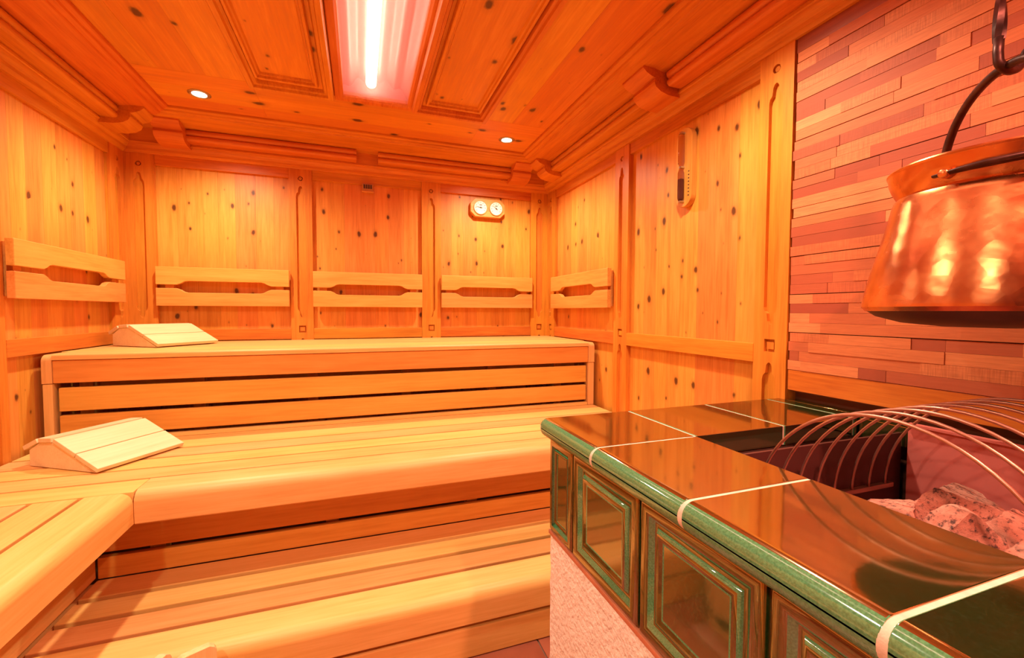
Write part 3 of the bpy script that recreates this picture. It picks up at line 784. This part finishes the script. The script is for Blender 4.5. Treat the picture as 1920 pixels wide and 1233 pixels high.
for y1, y0 in ((.69, .455), (.455, .22)): rim('rim_tile', 1.122, XR-.001, y0+g, y1-g, '', m_glaze)
rim('rim_grout', RX, OX0-.001, -.260, RY, 'xy', m_grout, .021, .0012)
rim('rim_grout', OX0-.02, XR-.002, OY1+.002, RY-.0012, 'y', m_grout, .021, .0012)
rim('rim_grout', OX0-.02, XR-.002, -.260, .219, '', m_grout, .021, .0012)
rim('wall_edge_tile', XR, XR+.036, -.260, CY1-.003, '', m_glaze)
# fire box
fb = box('far_liner', .60, 1.116, .598, .604, -.62, -.262, m_boxmetal, stove)
box('far_flange', .60, 1.116, .604, .688, -.300, -.295, m_flange, stove)
box('wall_liner', 1.113, 1.119, .19, .585, -.62, -.241, m_plate, stove)
box('wall_liner_lip', 1.104, 1.121, .19, .585, -.241, -.2365, m_plate, stove)
box('inner_liner', .632, .638, .19, .598, -.62, -.296, m_boxmetal, stove)
box('near_liner', .632, 1.116, .190, .196, -.62, -.296, m_boxmetal, stove)
box('box_bottom', .632, 1.116, .19, .60, -.626, -.62, m_boxmetal, stove)
for k in range(5): box('heating_grate', .66+.09*k, .72+.09*k, .20, .596, -.412, -.404, m_plate, stove)

# ------------------------------------------------------------------ guard of bent wires over the stones
gd = empty('wire_guard', (.87, .39, -.372), 'arched guard of bent metal wires over the heater stones', 'guard')
for k in range(8):
    x = .690+.0515*k
    pts = [(x, .392+.198*math.cos(math.pi*i/36), -.364+.217*math.sin(math.pi*i/36)) for i in range(37)]
    tube('wire', pts, .0027, m_wire, gd, 8)
for y in (.592, .200): box('foot_rail', .672, 1.075, y-.006, y+.006, -.372, -.362, m_wire, gd, .002)

# ------------------------------------------------------------------ heater stones
def stone(c, s, rot, seed, label):
    rnd = random.Random(seed)
    bm = bmesh.new(); bmesh.ops.create_icosphere(bm, subdivisions=4, radius=1)
    planes = []
    for _ in range(11):
        n = Vector((rnd.gauss(0, 1), rnd.gauss(0, 1), rnd.gauss(0, 1))).normalized(); planes.append((n, rnd.uniform(.42, .78)))
    from mathutils import noise as nz
    for v in bm.verts:
        p = v.co.copy()
        for n, d in planes:
            e = p.dot(n)
            if e > d: p -= n*(e-d)*.985
        p *= 1+.07*nz.noise(p*3.2+Vector((seed*3.1, 0, 0)))+.05*nz.noise(p*8+Vector((seed, 5, 0)))
        p *= 1.14; v.co = Vector((p.x*s[0], p.y*s[1], p.z*s[2]))
    me = bpy.data.meshes.new('heater_stone')
    for f in bm.faces: f.smooth = True
    bm.to_mesh(me); bm.free(); me.set_sharp_from_angle(angle=math.radians(28)); me.materials.append(m_granite)
    o = bpy.data.objects.new('heater_stone', me); COL.objects.link(o)
    o.location = (c[0], c[1], c[2]+H); o.rotation_euler = rot
    return tag(o, label, 'stone', 'granite stones in the heater')
STONES = [
 ((.865, .475, -.372), (.075, .060, .055), (.1, .2, .5), 3, 'flat pinkish granite stone nearest the guard feet'),
 ((.990, .452, -.350), (.080, .062, .066), (.3, -.1, .2), 8, 'tallest angular granite stone at the top of the heater pile'),
 ((.885, .392, -.365), (.070, .055, .052), (.2, .4, 1.1), 12, 'rust-streaked granite stone leaning before the tallest stone'),
 ((.985, .372, -.370), (.065, .055, .050), (-.2, .1, .7), 17, 'dark speckled granite stone in the middle of the pile'),
 ((.865, .318, -.372), (.065, .052, .045), (.1, -.3, .2), 21, 'pale granite slab at the tile edge of the heater'),
 ((1.045, .330, -.362), (.060, .060, .050), (.5, .2, .4), 25, 'granite stone low against the pink metal liner'),
 ((.955, .272, -.380), (.070, .052, .045), (0, .2, 1.6), 29, 'granite stone at the near end of the heater'),
 ((.760, .420, -.398), (.055, .060, .040), (0, .1, .3), 33, 'granite stone tucked under the near tile edge beside the guard'),
 ((.760, .300, -.398), (.055, .055, .040), (.2, .1, .9), 37, 'granite stone hidden low beneath the front tile edge'),
 ((1.05, .245, -.385), (.050, .045, .040), (0, .4, .2), 41, 'small granite stone in the near wall-side corner'),
]
for s_ in STONES: stone(*s_)

# ------------------------------------------------------------------ copper cauldron with bail, hung on a hook
PX, PY = .970, .404
pot = empty('copper_cauldron', (PX, PY, -.02), 'hammered copper cauldron with dark iron handle hanging above the stove', 'cauldron')
body = [(.160, .003), (.166, .010), (.1655, .016), (.1605, .045), (.1545, .072), (.147, .102), (.140, .130), (.133, .160), (.129, .182), (.126, .193), (.122, .1965), (.117, .197),
        (.113, .190), (.118, .16), (.130, .11), (.150, .03), (.140, .012), (.0005, -.006)]
lathe('body', body, PX, PY, m_copper, pot, 96)
lathe('sooty_bottom', [(.0005, -.024), (.06, -.0225), (.11, -.017), (.145, -.006), (.1645, .0085), (.160, .006), (.11, -.012), (.0005, -.018)], PX, PY, m_pots, pot, 96)
lathe('collar', [(.114, .190), (.121, .198), (.1285, .212), (.133, .225), (.1345, .236), (.1355, .2375), (.1365, .240), (.135, .2425), (.131, .241), (.127, .226), (.118, .205), (.112, .192)], PX, PY, m_copper, pot, 96)
def rimpt(a, r, z): return (PX+r*math.cos(math.radians(a)), PY+r*math.sin(math.radians(a)), z)
# bail: from the far wall-side of the rim over the hook
ba = (55, 235)
p0, p1 = Vector(rimpt(ba[0], .135, .215)), Vector(rimpt(ba[1], .135, .215)); apex = None
pts = []
for i in range(41):
    t = i/40; a = math.pi*t
    base = p0.lerp(p1, .5-.5*math.cos(a)); pts.append((base.x, base.y, .215+(.390-.215)*math.sin(a)**.75))
tube('bail', pts, .0068, m_iron, pot, 8)
# iron strap handle lying along the collar
pts = []
for i in range(25):
    a = 174+i*(100/24); pts.append(rimpt(a, .1385+.003*math.sin(i/24*3.14), .2085+.014*i/24))
tube('strap_handle', pts, lambda u: .0050+.0055*min(1, u*4), m_iron, pot, 8, flat=.5)
rv = Vector(rimpt(180, .1405, .2090)); dr = Vector((math.cos(math.radians(180)), math.sin(math.radians(180)), 0))
tube('rivet', [rv-dr*.012, rv+dr*.004, rv+dr*.0055], lambda u: .0068 if u < .9 else .0048, m_copper, pot, 12)
# hook
hk = empty('iron_hook', (PX-.005, PY, ZC), 'twisted dark wrought-iron hook holding the cauldron handle', 'hook')
tube('twisted_bar', [(PX-.013, PY+.001, .895-(.895-.43)*i/40) for i in range(41)], .0082, m_iron, hk, 6, flat=.5, twist=9.5)
hp = [(PX-.013, PY+.001, .435), (PX-.014, PY+.001, .412)]+[(PX+.004-.018*math.cos(math.radians(a)), PY-.012*(a/180), .398-.014*math.sin(math.radians(a))) for a in range(0, 181, 15)]+[(PX+.026, PY-.014, .412), (PX+.034, PY-.016, .424)]
tube('hook_bend', hp, lambda u: .0068-.003*max(0, u-.75)*4*.6, m_iron, hk, 8)
prism('ceiling_plate', ring_points((PX-.013, PY), .022, 20), lambda a, b, t: (a, b, t), ZC-.006, ZC, m_iron, hk)

# ------------------------------------------------------------------ stave bucket in front of the step (only stave ends reach the picture)
pc = (-.300, .990); pail = empty('wooden_bucket', (pc[0], pc[1], ZF), 'pale wooden bucket before the lowest step, rounded stave end just showing', 'bucket')
n = 9
for k in range(n):
    a = math.radians(115+k*360/n); R_ = .118; hwid = .038
    zt = (-.746, -.716)[k] if k < 2 else -.80
    cu = [(-hwid, ZF), (hwid, ZF), (hwid, zt-.014), (hwid-.004, zt-.006), (hwid-.013, zt), (-hwid+.013, zt), (-hwid+.004, zt-.006), (-hwid, zt-.014)]
    rad = Vector((math.cos(a), math.sin(a))); tan = Vector((-rad.y, rad.x))
    prism('stave', cu, lambda u, z, t: (pc[0]+rad.x*t+tan.x*u, pc[1]+rad.y*t+tan.y*u, z), R_-.009, R_+.009, m_pail, pail, smooth=True, bev=.002)
lathe('hoop', [(.1275, -.95), (.1305, -.95), (.1305, -.925), (.1275, -.925)], pc[0], pc[1], m_iron, pail, 36)
lathe('bottom', [(.0005, -.97), (.105, -.97), (.105, -.955), (.0005, -.955)], pc[0], pc[1], m_pail, pail, 24)
